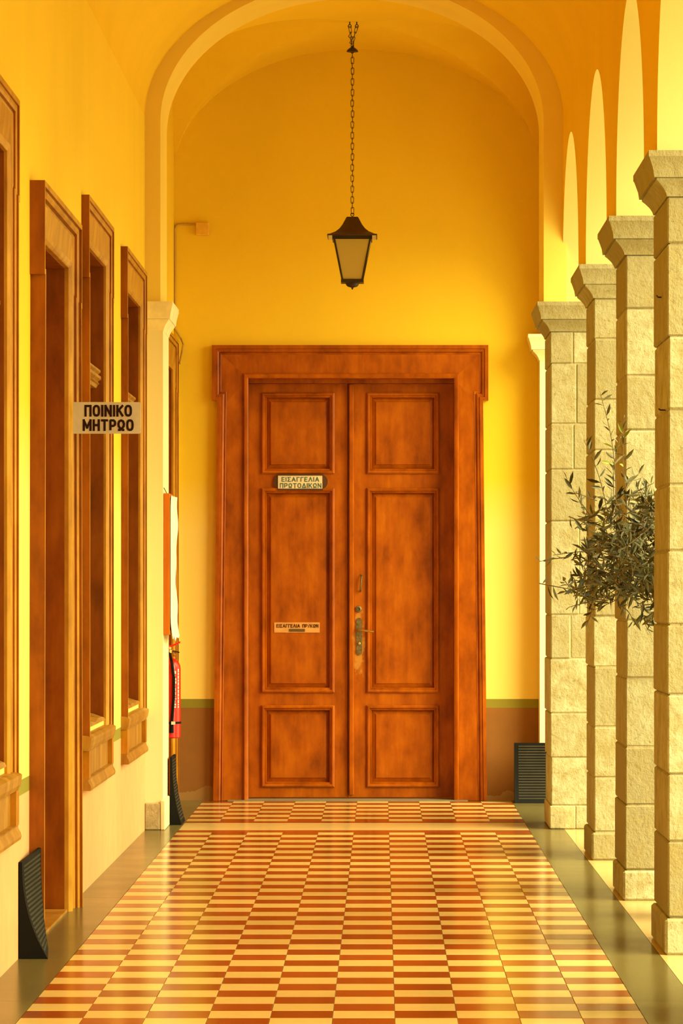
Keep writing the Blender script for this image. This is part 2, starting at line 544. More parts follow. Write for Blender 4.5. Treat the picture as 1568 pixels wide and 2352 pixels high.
# ------------------------------------------------------------------ vaults
def zx(p): return SPR + RISE * math.sqrt(max(0, 1 - p * p))
GV0, GV1 = ARC1 - 0.02, BW
GC, GH = (GV0 + GV1) / 2, (GV1 - GV0) / 2
gv = MB(); NU, NS = 40, 24
for w in range(4):
    vs, fs = [], []
    for j in range(NS + 1):
        sj = math.sin(math.pi / 2 * j / NS)
        for i in range(NU + 1):
            p = sj * math.sin(math.pi / 2 * (2 * i / NU - 1))
            if w == 0: P = (XC + HW * p, GC + GH * sj, zx(p))
            elif w == 1: P = (XC + HW * p, GC - GH * sj, zx(p))
            elif w == 2: P = (XC - HW * sj, GC + GH * p, zx(p))
            else: P = (XC + HW * sj, GC + GH * p, zx(p))
            vs.append(P)
    for j in range(NS):
        for i in range(NU):
            a = j * (NU + 1) + i
            fs.append((a, a + 1, a + NU + 2, a + NU + 1))
    gv.add(vs, fs)
# barrel vault over the nearer bays
rings = []
for yy in (Y0, 4, 11, 16, ARC0 + 0.02):
    rings.append([(XC + HW * -math.cos(math.pi * k / 64), yy, SPR + 1.0 * RISE * math.sin(math.pi * k / 64)) for k in range(65)])
gv.loft(rings, False, False)
gv.box(WL - 0.45, XO + 0.2, Y0, BW + 0.5, 5.06, 5.3)
tag(gv.build('ceiling', 'plaster_vault', smooth=12), 'yellow plaster vault with groin creases over the end bay', 'ceiling', kind='structure')

# transverse arch carried by the pilaster and the last column
AX0, AX1 = -1.262, 0.925
ac, ah = (AX0 + AX1) / 2, (AX1 - AX0) / 2
ta = MB()
ta.box(WL - 0.02, AX0, ARC0, ARC1, CAP, 5.05); ta.box(AX1, WR + 0.02, ARC0, ARC1, CAP, 5.05)
pts = [(ac - ah * math.cos(math.pi * k / 64), 4.045 + 0.80 * math.sin(math.pi * k / 64)) for k in range(65)]
for yy, rev in ((ARC0, 0), (ARC1, 1)):
    for (a, za), (b_, zb) in zip(pts[:-1], pts[1:]):
        q = [(a, yy, za), (b_, yy, zb), (b_, yy, 5.05), (a, yy, 5.05)]
        ta.add(q, [(0, 1, 2, 3)])
for (a, za), (b_, zb) in zip(pts[:-1], pts[1:]):
    ta.add([(a, ARC0, za), (a, ARC1, za), (b_, ARC1, zb), (b_, ARC0, zb)], [(0, 1, 2, 3)])
tag(ta.build('trim_1', 'plaster_arch', smooth=30), 'pale yellow plaster transverse arch spanning the passage', 'arch', kind='structure')

# ------------------------------------------------------------------ columns
def rect(x0, x1, y0, y1, z): return [(x0, y0, z), (x1, y0, z), (x1, y1, z), (x0, y1, z)]
def capital(par, x0, x1, y0, y1, mat, top=CAP, k=1.0, sides=(1, 1, 1, 1)):
    def rg(o, z): return rect(x0 - o * sides[0], x1 + o * sides[1], y0 - o * sides[2], y1 + o * sides[3], z)
    up = MB(); up.loft([rg(0.056 * k, top - 0.098), rg(0.060 * k, top - 0.070), rg(0.074 * k, top - 0.028), rg(0.078 * k, top - 0.022), rg(0.078 * k, top)])
    up.build('capital_slab', mat, par, smooth=25)
    lo = MB(); pr = [(0.004, 0.165), (0.008, 0.152), (0.018, 0.135), (0.034, 0.117), (0.046, 0.106), (0.046, 0.099)]
    lo.loft([rg(o * k, top - z) for o, z in pr])
    lo.build('capital_neck', mat, par, smooth=35)
def stone(par, x0, x1, y0, y1, z0, z1, mat='limestone', j=0.004):
    q = MB()
    r = lambda: random.uniform(-j, j)
    a, b_, c, d = x0 + r(), x1 + r(), y0 + r(), y1 + r()
    q.box(a, b_, c, d, z0 + 0.0025, z1 - 0.0025)
    q.build('stone_block', mat, par, bevel=0.006)
LAB = ['stone column at the far end, under the wide transverse arch', 'second stone column from the end wall',
       'stone column just behind the olive branches', 'nearest visible stone column, hiding the right of the olive tree',
       'stone column next nearer than the olive tree, beyond the right edge', 'stone column nearest the camera, beyond the right edge']
JY = [[835, 973.5, 1078, 1197, 1412, 1513, 1638, 1740, 1850],
      [778.6, 918, 1034, 1178, 1300, 1415, 1532, 1670, 1786, 1911],
      [709, 863, 988, 1149, 1290, 1425, 1557, 1716, 1849, 1998],
      [559, 773, 940, 1113, 1265, 1435, 1596, 1778, 1933, 2108]]
for ci, d in enumerate(COLS):
    x0 = 0.967 if ci == 0 else 1.076
    x1, y0, y1 = 1.756, d, d + CD
    col = thing('stone_column', ((x0 + x1) / 2, d + CD / 2, 0), LAB[ci], 'column', 'ashlar columns of the arcade')
    if ci < 4: js = [mz(q, d) for q in JY[ci]]
    else: js = [2.55, 2.25, 1.98, 1.70, 1.42, 1.16, 0.86, 0.58, 0.30, 0.16]
    zs = [CAP - 0.165] + js
    for k in range(len(zs) - 1):
        zt, zb = zs[k], zs[k + 1]
        if ci == 0:                                   # the last pier has a narrower strip bonded to its inner side
            sp = mx([1314, 1322, 1316, 1400, 1330, 1308, 1400, 1400, 1400][k], d)
            if sp < 1.3:
                stone(col, x0, sp, y0, y1, zb, zt); stone(col, sp + 0.002, x1, y0 + 0.004, y1, zb, zt)
            else: stone(col, x0, x1, y0, y1, zb, zt)
        else: stone(col, x0, x1, y0, y1, zb, zt)
    zb = zs[-1]
    if ci == 0:
        stone(col, x0 - 0.004, mx(1320, d), y0 - 0.004, y1, 0.0, zb, 'plinth_stone'); stone(col, mx(1321, d), x1, y0, y1, 0.0, zb)
        capital(col, x0, x1, y0, y1, 'limestone')
    else:
        q = MB(); o = 0.012
        q.box(x0 - o, x1 + o, y0 - o, y1 + o, 0, zb - 0.003)
        q.build('plinth', 'limestone', col, bevel=0.010)
        capital(col, x0, x1, y0, y1, 'limestone')
    core = MB(); core.box(x0 + 0.008, x1 - 0.008, y0 + 0.008, y1 - 0.008, 0, CAP - 0.1)
    core.build('mortar_core', 'plinth_stone', col)
    if ci == 3:
        for py, px in ((683, 1516), (942, 1521)):
            q = MB(); yy = 1.076 * F / (px + 4 - VX)
            q.tube([(1.09, yy, mz(py, yy)), (1.060, yy - 0.006, mz(py, yy)), (1.052, yy - 0.05, mz(py, yy) + 0.002)], 0.003, 6)
            q.build('iron_pin', 'iron', col)

# respond at the end wall, right corner
rp = thing('trim_2', (1.25, 23.3, 0), 'cream pilaster in the right corner of the end wall', 'pilaster', kind='structure')
q = MB(); q.box(1.02, 1.70, 23.22, BW - 0.004, 0, CAP - 0.16); q.build('shaft', 'plaster_cream', rp)
capital(rp, 1.02, 1.60, 23.22, BW - 0.004, 'plaster_cream', sides=(1, 1, 1, 0))

# left pilaster under the transverse arch
lp = thing('trim_3', (-1.30, 20.83, 0), 'cream plastered pilaster on the left wall below the arch', 'pilaster', kind='structure')
px1, pe = -1.247, 21.10
q = MB(); q.box(WL, px1, ARC0, pe, 0.13, CAP - 0.16); q.build('shaft', 'plaster_cream', lp)
capital(lp, WL, px1, ARC0, pe, 'plaster_white', k=0.72, sides=(0, 1, 0.5, 1))
q = MB(); q.box(WL, -1.262, ARC0 - 0.018, ARC0 + 0.06, 0, 0.155); q.build('plinth', 'plinth_stone', lp, bevel=0.006)
q = MB(); q.box(-1.260, -1.235, ARC0 - 0.018, pe + 0.012, 0, 0.17); q.build('plinth', 'plaster_white', lp, bevel=0.004)

# ------------------------------------------------------------------ door and window surrounds
MOULD = [(0, 0), (0, 0.036), (0.022, 0.036), (0.023, 0.029), (0.036, 0.029), (0.044, 0.024), (0.046, 0.015), (0.055, 0.018), (0.062, 0.014), (0.062, 0)]
def scaled(prof, ku, kw): return [(u * ku, w * kw) for u, w in prof]
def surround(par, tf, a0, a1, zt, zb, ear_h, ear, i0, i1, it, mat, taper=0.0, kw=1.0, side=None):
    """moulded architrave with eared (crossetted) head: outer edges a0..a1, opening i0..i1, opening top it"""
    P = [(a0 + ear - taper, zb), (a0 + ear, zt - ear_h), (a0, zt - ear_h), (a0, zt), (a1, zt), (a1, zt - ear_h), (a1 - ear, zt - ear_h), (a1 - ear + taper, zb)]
    q = MB(); q.sweep(P, scaled(MOULD, 1, kw), tf, mis=[1, 0, 1, 0, 0, 1, 0, 0, 1, 1]); q.build('outer_moulding', [mat, side or mat], par, smooth=25)  # second slot carries painted shade on the outer side and moulding steps
    w0, w1 = 0.016 * kw, 0.004 * kw
    mw = 0.060
    def board(name, pts):                            # pts: corners with their own protrusion
        q = MB(); n = len(pts)
        q.loft([[tf(a, b_, 0) for a, b_, w in pts], [tf(a, b_, w) for a, b_, w in pts]])
        q.build(name, mat, par)
    xo0, xo1 = a0 + ear + mw, a1 - ear - mw
    board('jamb_board', [(xo0 - taper, zb, w0), (i0, zb, w1), (i0, it, w1), (xo0, zt - ear_h - mw * 0.2, w0)])
    board('jamb_board', [(i1, zb, w1), (xo1 + taper, zb, w0), (xo1, zt - ear_h - mw * 0.2, w0), (i1, it, w1)])
    board('head_board', [(i0, it, w1), (i1, it, w1), (a1 - mw, zt - mw, w0), (a0 + mw, zt - mw, w0)])
    board('ear_board', [(xo0, zt - ear_h - mw * 0.2, w0), (i0, it, w1), (a0 + mw, zt - mw, w0), (a0 + mw, zt - ear_h + 0.02, w0)])
    board('ear_board', [(i1, it, w1), (xo1, zt - ear_h - mw * 0.2, w0), (a1 - mw, zt - ear_h + 0.02, w0), (a1 - mw, zt - mw, w0)])
    q = MB()
    bead = [(-0.030, 0.0), (-0.030, 0.012 * kw), (-0.022, 0.020 * kw), (-0.010, 0.018 * kw), (0.0016, 0.010 * kw), (0.0016, -0.01)]
    q.sweep([(i0, zb), (i0, it), (i1, it), (i1, zb)], bead, tf)
    q.build('inner_bead', mat, par, smooth=35)

tf_left = lambda a, b_, w: (WL + w, a, b_)
tf_back = lambda a, b_, w: (a, BW - w, b_)

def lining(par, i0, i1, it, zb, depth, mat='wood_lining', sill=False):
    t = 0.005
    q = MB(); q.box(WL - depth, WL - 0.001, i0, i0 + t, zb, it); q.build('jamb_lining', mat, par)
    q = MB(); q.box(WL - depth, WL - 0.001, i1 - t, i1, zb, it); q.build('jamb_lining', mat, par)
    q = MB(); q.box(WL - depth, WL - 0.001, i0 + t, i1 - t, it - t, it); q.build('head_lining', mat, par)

WLAB = ['wooden window nearest the camera, cut by the left edge', 'wooden window between the side door and the farthest left window', 'farthest wooden window on the left wall, beside the pilaster']
for wi, (a, b_) in enumerate(wins):
    win = thing('window_%d' % (wi + 1), (WL, (a + b_) / 2, 0.46), WLAB[wi], 'window', kind='structure')
    i0, i1 = a + FWID, b_ - FWID
    surround(win, tf_left, a, b_, 3.15, 0.70, 0.37, 0.028, i0, i1, W_TOP, 'wood_lit_front', side='wood_shaded_side')
    lining(win, i0, i1, W_TOP, W_BOT, 0.26)
    # transom with fluted mouldings
    q = MB(); zt = 2.40
    pr = [(-0.16, -0.05), (-0.035, -0.05), (-0.028, -0.035), (-0.018, -0.03), (-0.028, -0.018), (-0.012, -0.008), (-0.012, 0.006), (-0.026, 0.016), (-0.014, 0.026), (-0.014, 0.036), (-0.04, 0.05), (-0.16, 0.05)]
    q.loft([[(WL + u, yy, zt + w) for u, w in pr] for yy in (i0 + 0.02, i1 - 0.02)]); q.build('transom', 'wood_worn', win)
    # sill board, weathered and sloping
    q = MB(); vs = []
    pr = [(-0.24, 0.0), (-0.24, 0.055), (-0.12, 0.048), (-0.05, 0.032), (0.004, 0.014), (0.010, 0.0)]
    rs = []
    for k in range(9):
        yy = i0 + 0.02 + (i1 - i0 - 0.04) * k / 8
        rs.append([(WL + u, yy, W_BOT + 0.001 + w + (random.uniform(-0.006, 0.008) if w > 0.01 else 0)) for u, w in pr])
    q.loft(rs); q.build('sill_board', 'wood_worn', win)
    # sash: stiles, rails and panes, set back in the reveal
    sx0, sx1 = WL - 0.235, WL - 0.195
    mid = (i0 + i1) / 2
    for y0_, y1_ in ((i0 + 0.02, mid - 0.004), (mid + 0.004, i1 - 0.02)):
        q = MB()
        for z0_, z1_ in ((W_BOT + 0.04, 2.35), (2.45, W_TOP - 0.02)):
            q.box(sx0, sx1, y0_, y0_ + 0.06, z0_, z1_); q.box(sx0, sx1, y1_ - 0.06, y1_, z0_, z1_)
            q.box(sx0, sx1, y0_ + 0.06, y1_ - 0.06, z0_, z0_ + 0.07); q.box(sx0, sx1, y0_ + 0.06, y1_ - 0.06, z1_ - 0.06, z1_)
        sash = q.build('sash', 'wood_frame', win)
        for z0_, z1_ in ((W_BOT + 0.11, 2.29), (2.52, W_TOP - 0.08)):
            q = MB(); q.box(sx0 + 0.015, sx0 + 0.021, y0_ + 0.06, y1_ - 0.06, z0_, z1_); q.build('pane', 'window_glass', sash)
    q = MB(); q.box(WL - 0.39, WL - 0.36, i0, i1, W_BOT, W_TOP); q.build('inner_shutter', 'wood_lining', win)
    # apron: sill moulding, panelled board, bottom moulding
    A0, A1 = a + 0.012, b_ - 0.012
    q = MB(); pr = [(0, 0.645), (0.030, 0.645), (0.040, 0.665), (0.044, 0.690), (0.044, 0.702), (0.028, 0.712), (0, 0.716)]
    q.loft([[(WL + u, yy, z) for u, z in pr] for yy in (A0 - 0.004, A1 + 0.004)]); q.build('sill_moulding', 'wood_worn', win)
    q = MB(); q.box(WL, WL + 0.012, A0 + 0.09, A1 - 0.09, 0.515, 0.652); q.build('apron_panel', 'wood_worn', win)
    q = MB(); q.box(WL, WL + 0.034, A0, A0 + 0.10, 0.52, 0.646); q.build('apron_stile', 'wood_frame', win)
    q = MB(); q.box(WL, WL + 0.034, A1 - 0.10, A1, 0.52, 0.646); q.build('apron_stile', 'wood_frame', win)
    q = MB(); pr = [(0, 0.466), (0.040, 0.466), (0.043, 0.478), (0.040, 0.490), (0.032, 0.504), (0.030, 0.514), (0.034, 0.522), (0, 0.522)]
    q.loft([[(WL + u, yy, z) for u, z in pr] for yy in (A0 - 0.002, A1 + 0.002)]); q.build('apron_moulding', 'wood_worn', win)

def side_door(n, dd, top, label, kw, taper):
    dr = thing('door_%d' % n, (WL, (dd[0] + dd[1]) / 2, 0), label, 'door', kind='structure')
    a, b_ = dd; i0, i1, it = a + FWID, b_ - FWID, top - 0.2
    surround(dr, tf_left, a, b_, top, 0.0, 0.36, 0.028, i0, i1, it, 'wood_lit_front', taper, kw, 'wood_shaded_side')
    lining(dr, i0, i1, it, 0.0, 0.30)
    mid = (i0 + i1) / 2
    for y0_, y1_ in ((i0 + 0.021, mid - 0.003), (mid + 0.003, i1 - 0.021)):
        lx0, lx1 = WL - 0.30, WL - 0.255
        q = MB()
        q.box(lx0, lx1, y0_, y0_ + 0.11, 0.012, it - 0.022); q.box(lx0, lx1, y1_ - 0.11, y1_, 0.012, it - 0.022)
        cuts = [0.012, 0.16, 0.62, 0.74, 1.90, 2.02, it - 0.14, it - 0.022]
        for k in range(0, 8, 2): q.box(lx0, lx1, y0_ + 0.11, y1_ - 0.11, cuts[k], cuts[k + 1])
        leaf = q.build('leaf', 'wood_door', dr)
        for k in range(1, 7, 2):
            q = MB(); q.box(lx0 + 0.01, lx1 - 0.015, y0_ + 0.11, y1_ - 0.11, cuts[k], cuts[k + 1]); q.build('panel', 'wood_door', leaf)
    return dr
d2 = side_door(2, DOOR2, D2TOP, 'tall side doorway on the left wall beside the projecting sign', 1.62, 0.06)
q = MB(); q.box(WL - 0.29, WL + 0.012, DOOR2[0] + FWID + 0.02, DOOR2[1] - FWID - 0.02, 0.0, 0.012); q.build('worn_sill', 'wood_worn', d2)
d3 = side_door(3, DOOR3, D3TOP, 'narrowly seen side doorway on the left wall in the end bay, behind the extinguisher', 1.0, 0.02)

# ------------------------------------------------------------------ the double door
d1 = thing('door_1', ((DX0 + DX1) / 2, BW, 0), 'large panelled double door in orange brown wood at the end of the passage', 'door', kind='structure')
EX0, EX1, ETOP = mx(487, OD), mx(1121, OD), mz(793, OD)
surround(d1, tf_back, EX0, EX1, ETOP, 0.0, mz(793, OD) - mz(920, OD), 0.034, DX0, DX1, DTOP, 'wood_door', 0.026, 1.1)
LD = 23.57            # face of the leaves
t = 0.02
q = MB(); q.box(DX0 - 0.02, DX0, BW - 0.004, LD + 0.06, 0, DTOP); q.build('jamb_lining', 'wood_door', d1)
q = MB(); q.box(DX1, DX1 + 0.02, BW - 0.004, LD + 0.06, 0, DTOP); q.build('jamb_lining', 'wood_door', d1)
q = MB(); q.box(DX0, DX1, BW - 0.004, LD + 0.06, DTOP, DTOP + 0.02); q.build('head_lining', 'wood_door', d1)
q = MB(); q.box(DX0, DX1, LD - 0.03, LD + 0.05, DTOP - 0.028, DTOP); q.build('head_stop', 'wood_door', d1)
q = MB(); q.box(DX0 - 0.02, DX1 + 0.02, LD + 0.06, LD + 0.12, 0, DTOP); q.build('backing_board', 'wood_lining', d1)
ROWS = [(902, 1088), (1121, 1591), (1620, 1808)]
def door_leaf(x0, x1, pxs):
    z0, z1 = 0.012, DTOP - 0.030
    pa, pb = mx(pxs[0], LD), mx(pxs[1], LD)
    q = MB(); th = 0.05
    q.box(x0, pa, LD, LD + th, z0, z1); q.box(pb, x1, LD, LD + th, z0, z1)
    zz = [z1] + [mz(v, LD) for r in ROWS for v in r] + [z0]
    for k in range(0, 8, 2): q.box(pa, pb, LD, LD + th, zz[k + 1], zz[k])
    leaf = q.build('leaf', 'wood_door', d1)
    for (ya, yb) in ROWS:
        za, zb = mz(yb, LD), mz(ya, LD)
        tf = lambda a, b_, w: (a, LD - w, b_)
        q = MB()
        q.sweep([(pa, za), (pa, zb), (pb, zb), (pb, za)], [(0, -0.03), (0, 0.010), (0.008, 0.015), (0.018, 0.012), (0.022, 0.002), (0.030, 0.004), (0.034, -0.010), (0.034, -0.03)], tf, closed=True)
        q.build('panel_moulding', 'wood_door', leaf, smooth=30)
        q = MB()
        def rg(o, w): return [(pa + o, LD - w, za + o), (pb - o, LD - w, za + o), (pb - o, LD - w, zb - o), (pa + o, LD - w, zb - o)]
        q.loft([rg(0.0, -0.045), rg(0.0, -0.026), rg(0.032, -0.026), rg(0.058, -0.016), rg(0.060, -0.011), rg(0.064, -0.010)])
        q.build('panel', 'wood_door', leaf)
    return leaf
XM = mx(799.5, LD)
leafL = door_leaf(DX0 + 0.001, XM - 0.004, (600, 768))
leafR = door_leaf(XM + 0.001, DX1 - 0.001, (842, 1008))
q = MB(); q.loft([[(x, LD - w, z) for x, w in ((XM + 0.004, 0), (XM + 0.004, 0.018), (XM + 0.010, 0.026), (XM + 0.030, 0.026), (XM + 0.037, 0.016), (XM + 0.037, 0))] for z in (0.03, DTOP - 0.035)])
q.build('meeting_strip', 'wood_door', leafR)
# lock furniture on the right leaf
def zz_(y): return mz(y, LD)
xc = mx(824.5, LD)
q = MB(); rg = []
for w in (0.0, 0.006):
    ring = []
    for k in range(20):
        a = 2 * math.pi * k / 20
        ring.append((xc + 0.019 * math.cos(a), LD - w, (zz_(1419) - 0.022 if math.sin(a) > 0 else zz_(1505) + 0.022) + 0.022 * math.sin(a)))
    rg.append(ring)
q.loft(rg); q.build('lock_plate', 'old_metal', leafR)
q = MB(); q.tube([(xc, LD - 0.004, zz_(1447)), (xc, LD - 0.05, zz_(1447)), (xc + 0.012, LD - 0.058, zz_(1447.4)), (mx(858, LD), LD - 0.058, zz_(1451))], [0.008, 0.008, 0.008, 0.0068], 10)
q.build('lever', 'brass', leafR, smooth=40)
q = MB(); q.lathe((xc, LD, zz_(1478)), [(0.009, 0), (0.009, -0.012), (0.006, -0.014)], 14, axis='Y'); q.build('keyhole', 'brass', leafR)
q = MB(); q.lathe((mx(823, LD), LD, zz_(1399)), [(0.022, 0), (0.021, -0.006), (0.012, -0.010), (0.011, -0.004)], 18, axis='Y'); q.build('lock_cylinder', 'old_metal', leafR)
q = MB(); xh = mx(830, LD)
q.tube([(xh, LD - 0.002, zz_(1320)), (xh, LD - 0.022, zz_(1324)), (xh - 0.004, LD - 0.026, zz_(1340)), (xh - 0.006, LD - 0.022, zz_(1354)), (xh - 0.006, LD - 0.002, zz_(1358))], 0.006, 8)
q.build('pull_handle', 'old_metal', leafR, smooth=40)

# ------------------------------------------------------------------ lettering helper (stroke capitals)
OV = []
for k in range(25):                                   # narrow rounded O
    a = math.pi / 2 + 2 * math.pi * k / 24
    OV.append((0.5 + 0.5 * math.copysign(abs(math.cos(a)) ** 0.75, math.cos(a)), 0.5 + 0.5 * math.copysign(abs(math.sin(a)) ** 0.75, math.sin(a))))
GLY = {'Π': (0.9, [[(0, 0), (0, 1), (1, 1), (1, 0)]]), 'Ο': (0.95, [OV]), 'Ι': (0.0, [[(0, 0), (0, 1)]]), 'Ν': (0.95, [[(0, 0), (0, 1), (1, 0), (1, 1)]]),
       'Κ': (0.9, [[(0, 0), (0, 1)], [(1, 1), (0, 0.40)], [(0.32, 0.60), (1, 0)]]), 'Μ': (1.2, [[(0, 0), (0, 1), (0.5, 0.25), (1, 1), (1, 0)]]),
       'Η': (0.9, [[(0, 0), (0, 1)], [(1, 0), (1, 1)], [(0, 0.5), (1, 0.5)]]), 'Τ': (0.9, [[(0, 1), (1, 1)], [(0.5, 0), (0.5, 1)]]),
       'Ρ': (0.85, [[(0, 0), (0, 1), (0.65, 1), (0.93, 0.90), (1, 0.72), (0.93, 0.52), (0.65, 0.42), (0, 0.42)]]),
       'Ω': (1.0, [[(0, 0), (0.34, 0), (0.34, 0.16), (0.06, 0.38), (0.0, 0.64), (0.16, 0.90), (0.5, 1), (0.84, 0.90), (1, 0.64), (0.94, 0.38), (0.66, 0.16), (0.66, 0), (1, 0)]]),
       'Ε': (0.75, [[(1, 1), (0, 1), (0, 0), (1, 0)], [(0, 0.52), (0.85, 0.52)]]), 'Σ': (0.85, [[(1, 1), (0, 1), (0.55, 0.5), (0, 0), (1, 0)]]),
       'Α': (1.05, [[(0, 0), (0.5, 1), (1, 0)], [(0.2, 0.32), (0.8, 0.32)]]), 'Γ': (0.7, [[(0, 0), (0, 1), (1, 1)]]), 'Λ': (1.05, [[(0, 0), (0.5, 1), (1, 0)]]),
       'Δ': (1.05, [[(0, 0), (0.5, 1), (1, 0), (0, 0)]]), '/': (0.55, [[(0, 0), (1, 1)]]), ' ': (0.5, [])}
def lettering(text, x0, x1, z0, z1, y, mat, parent, weight=0.16, gap=0.22, wide=0.55, name='lettering', depth=0.0012):
    h = z1 - z0; t = weight * h
    ws = [GLY[c][0] * wide * (h - t) for c in text]
    tot = sum(ws) + t * len(text) + gap * h * (len(text) - 1)
    kx = (x1 - x0) / tot                                # fit the line to its measured length
    q = MB(); cx = x0; lev = 0
    for c, w in zip(text, ws):
        ox = cx + t * kx / 2; sw = w * kx
        for st_ in GLY[c][1]:
            pts = [Vector((ox + px * sw, z0 + t / 2 + pz * (h - t))) for px, pz in st_]
            for k, (a, b_) in enumerate(zip(pts[:-1], pts[1:])):
                d = (b_ - a).normalized(); nn = Vector((-d.y, d.x)) * t / 2; e = d * t * (0.48 if len(st_) < 6 else 0.18)
                dy = y - depth - 0.00004 * (lev % 31); lev += 1
                ring = [a - e + nn, a - e - nn, b_ + e - nn, b_ + e + nn]
                q.loft([[(p.x, y, p.y) for p in ring], [(p.x, dy, p.y) for p in ring]])
        cx += (w + t + gap * h) * kx
    return q.build(name, mat, parent)
def rounded_plate(q, x0, x1, z0, z1, y0, y1, r, n=5):
    ring = []
    for cx, cz, a0 in ((x1 - r, z1 - r, 0), (x0 + r, z1 - r, 90), (x0 + r, z0 + r, 180), (x1 - r, z0 + r, 270)):
        for k in range(n + 1):
            a = math.radians(a0 + 90 * k / n); ring.append((cx + r * math.cos(a), cz + r * math.sin(a)))
    q.loft([[(x, y0, z) for x, z in ring], [(x, y1, z) for x, z in ring]])

# projecting sign on the left wall
SD = 15.42
sg = thing('projecting_sign', (mx(160, SD), SD, mz(996, SD)), 'cream projecting sign lettered ΠΟΙΝΙΚΟ ΜΗΤΡΩΟ beside the side door', 'sign')
sx0, sx1, sz0, sz1 = mx(158, SD), mx(323, SD), mz(996, SD), mz(923.5, SD)
q = MB(); rounded_plate(q, sx0, sx1, sz0, sz1, SD, SD + 0.008, 0.008); q.build('plate', 'sign_cream', sg)
lettering('ΠΟΙΝΙΚΟ', mx(194, SD), mx(303, SD), mz(957, SD), mz(930, SD), SD, 'letter_maroon', sg, 0.19, 0.10, 0.60)
lettering('ΜΗΤΡΩΟ', mx(190, SD), mx(307, SD), mz(990, SD), mz(963, SD), SD, 'letter_maroon', sg, 0.19, 0.10, 0.60)
for py in (937, 984):
    q = MB(); q.lathe((mx(163.5, SD), SD, mz(py, SD)), [(0.0035, 0.0), (0.003, -0.002)], 10, axis='Y'); q.build('screw', 'old_metal', sg)

# sign in a dark holder on the left leaf
ND = LD - 0.004
ns = thing('door_sign', (mx(690, LD), LD, mz(1126, LD)), 'small cream sign in dark holder lettered ΕΙΣΑΓΓΕΛΙΑ ΠΡΩΤΟΔΙΚΩΝ on the left door leaf', 'sign')
q = MB(); ring = []
hz0, hz1 = mz(1126, LD), mz(1089, LD); hx0, hx1 = mx(629, LD), mx(752, LD)
rounded_plate(q, hx0, hx1, hz0 + 0.008, hz1 - 0.004, LD - 0.012, LD - 0.0005, 0.042, 8); q.build('holder', 'holder_brown', ns)
q = MB(); q.box(mx(638.5, LD), mx(740, LD), LD - 0.018, LD - 0.012, mz(1123, LD), mz(1092, LD)); q.build('plate', 'sign_paper', ns)
q = MB()
for za, zb in ((mz(1126, LD), mz(1122.5, LD)), (mz(1092.5, LD), mz(1089.5, LD))): q.box(mx(637, LD), mx(741.5, LD), LD - 0.021, LD - 0.012, za, zb)
q.build('holder_rail', 'holder_brown', ns)
lettering('ΕΙΣΑΓΓΕΛΙΑ', mx(647, LD), mx(733, LD), mz(1106.5, LD), mz(1096, LD), LD - 0.018, 'letter_teal', ns, 0.15, 0.22, 0.75)
lettering('ΠΡΩΤΟΔΙΚΩΝ', mx(643, LD), mx(738, LD), mz(1121, LD), mz(1110, LD), LD - 0.018, 'letter_teal', ns, 0.15, 0.22, 0.75)

# tan label with a letter slot on the left leaf
PD = LD + 0.010
st = thing('door_label', (mx(682, PD), PD, mz(1453, PD)), 'tan paper label lettered ΕΙΣΑΓΓΕΛΙΑ ΠΡ/ΚΩΝ on the left door leaf', 'label')
q = MB(); q.box(mx(629.5, PD), mx(734, PD), PD - 0.003, PD, mz(1453, PD), mz(1429.5, PD)); q.build('plate', 'sticker_tan', st)
lettering('ΕΙΣΑΓΓΕΛΙΑ ΠΡ/ΚΩΝ', mx(635, PD), mx(731, PD), mz(1441.5, PD), mz(1433.5, PD), PD - 0.003, 'letter_dark', st, 0.17, 0.20, 0.80)
q = MB(); q.box(mx(664, PD), mx(700, PD), PD - 0.006, PD - 0.003, mz(1450.5, PD), mz(1444.5, PD)); q.build('dark_strip', 'mail_slot', st)

# ------------------------------------------------------------------ hanging lantern
LY = 22.28
lx = mx(809, LY)
def lz(y): return mz(y, LY)
ln = thing('hanging_lantern', (lx, LY, lz(665)), 'black iron lantern with frosted panes hanging on a long chain', 'lantern')
def sq(h, z, o=(0, 0)): return [(lx - h, LY - h, z), (lx + h, LY - h, z), (lx + h, LY + h, z), (lx - h, LY + h, z)]
mpx = LY / F
q = MB(); rs = []
for hpx, y in ((50, 546), (57, 545), (57, 543), (50, 541), (38, 535), (29, 527), (22, 517), (17, 507), (14, 501), (12, 499)): rs.append(sq(hpx * mpx, lz(y)))
q.loft(rs); roof = q.build('roof', 'lantern_roof', ln, smooth=35)
q = MB(); q.loft([sq(45.5 * mpx, lz(553)), sq(45.5 * mpx, lz(545.5))]); urim = q.build('upper_rim', 'iron', ln)
q = MB(); q.loft([sq(26 * mpx, lz(650)), sq(26 * mpx, lz(643))]); q.build('lower_rim', 'iron', ln)
for sx in (-1, 1):
    for sy in (-1, 1):
        q = MB()
        a0, a1, w = 43.5 * mpx, 24.5 * mpx, 4.2 * mpx
        def bar(h, z): return [(lx + sx * (h - w), LY + sy * (h - w), z), (lx + sx * h, LY + sy * (h - w), z), (lx + sx * h, LY + sy * h, z), (lx + sx * (h - w), LY + sy * h, z)]
        q.loft([bar(a1, lz(646)), bar(a0, lz(550))]); q.build('corner_bar', 'iron', ln)
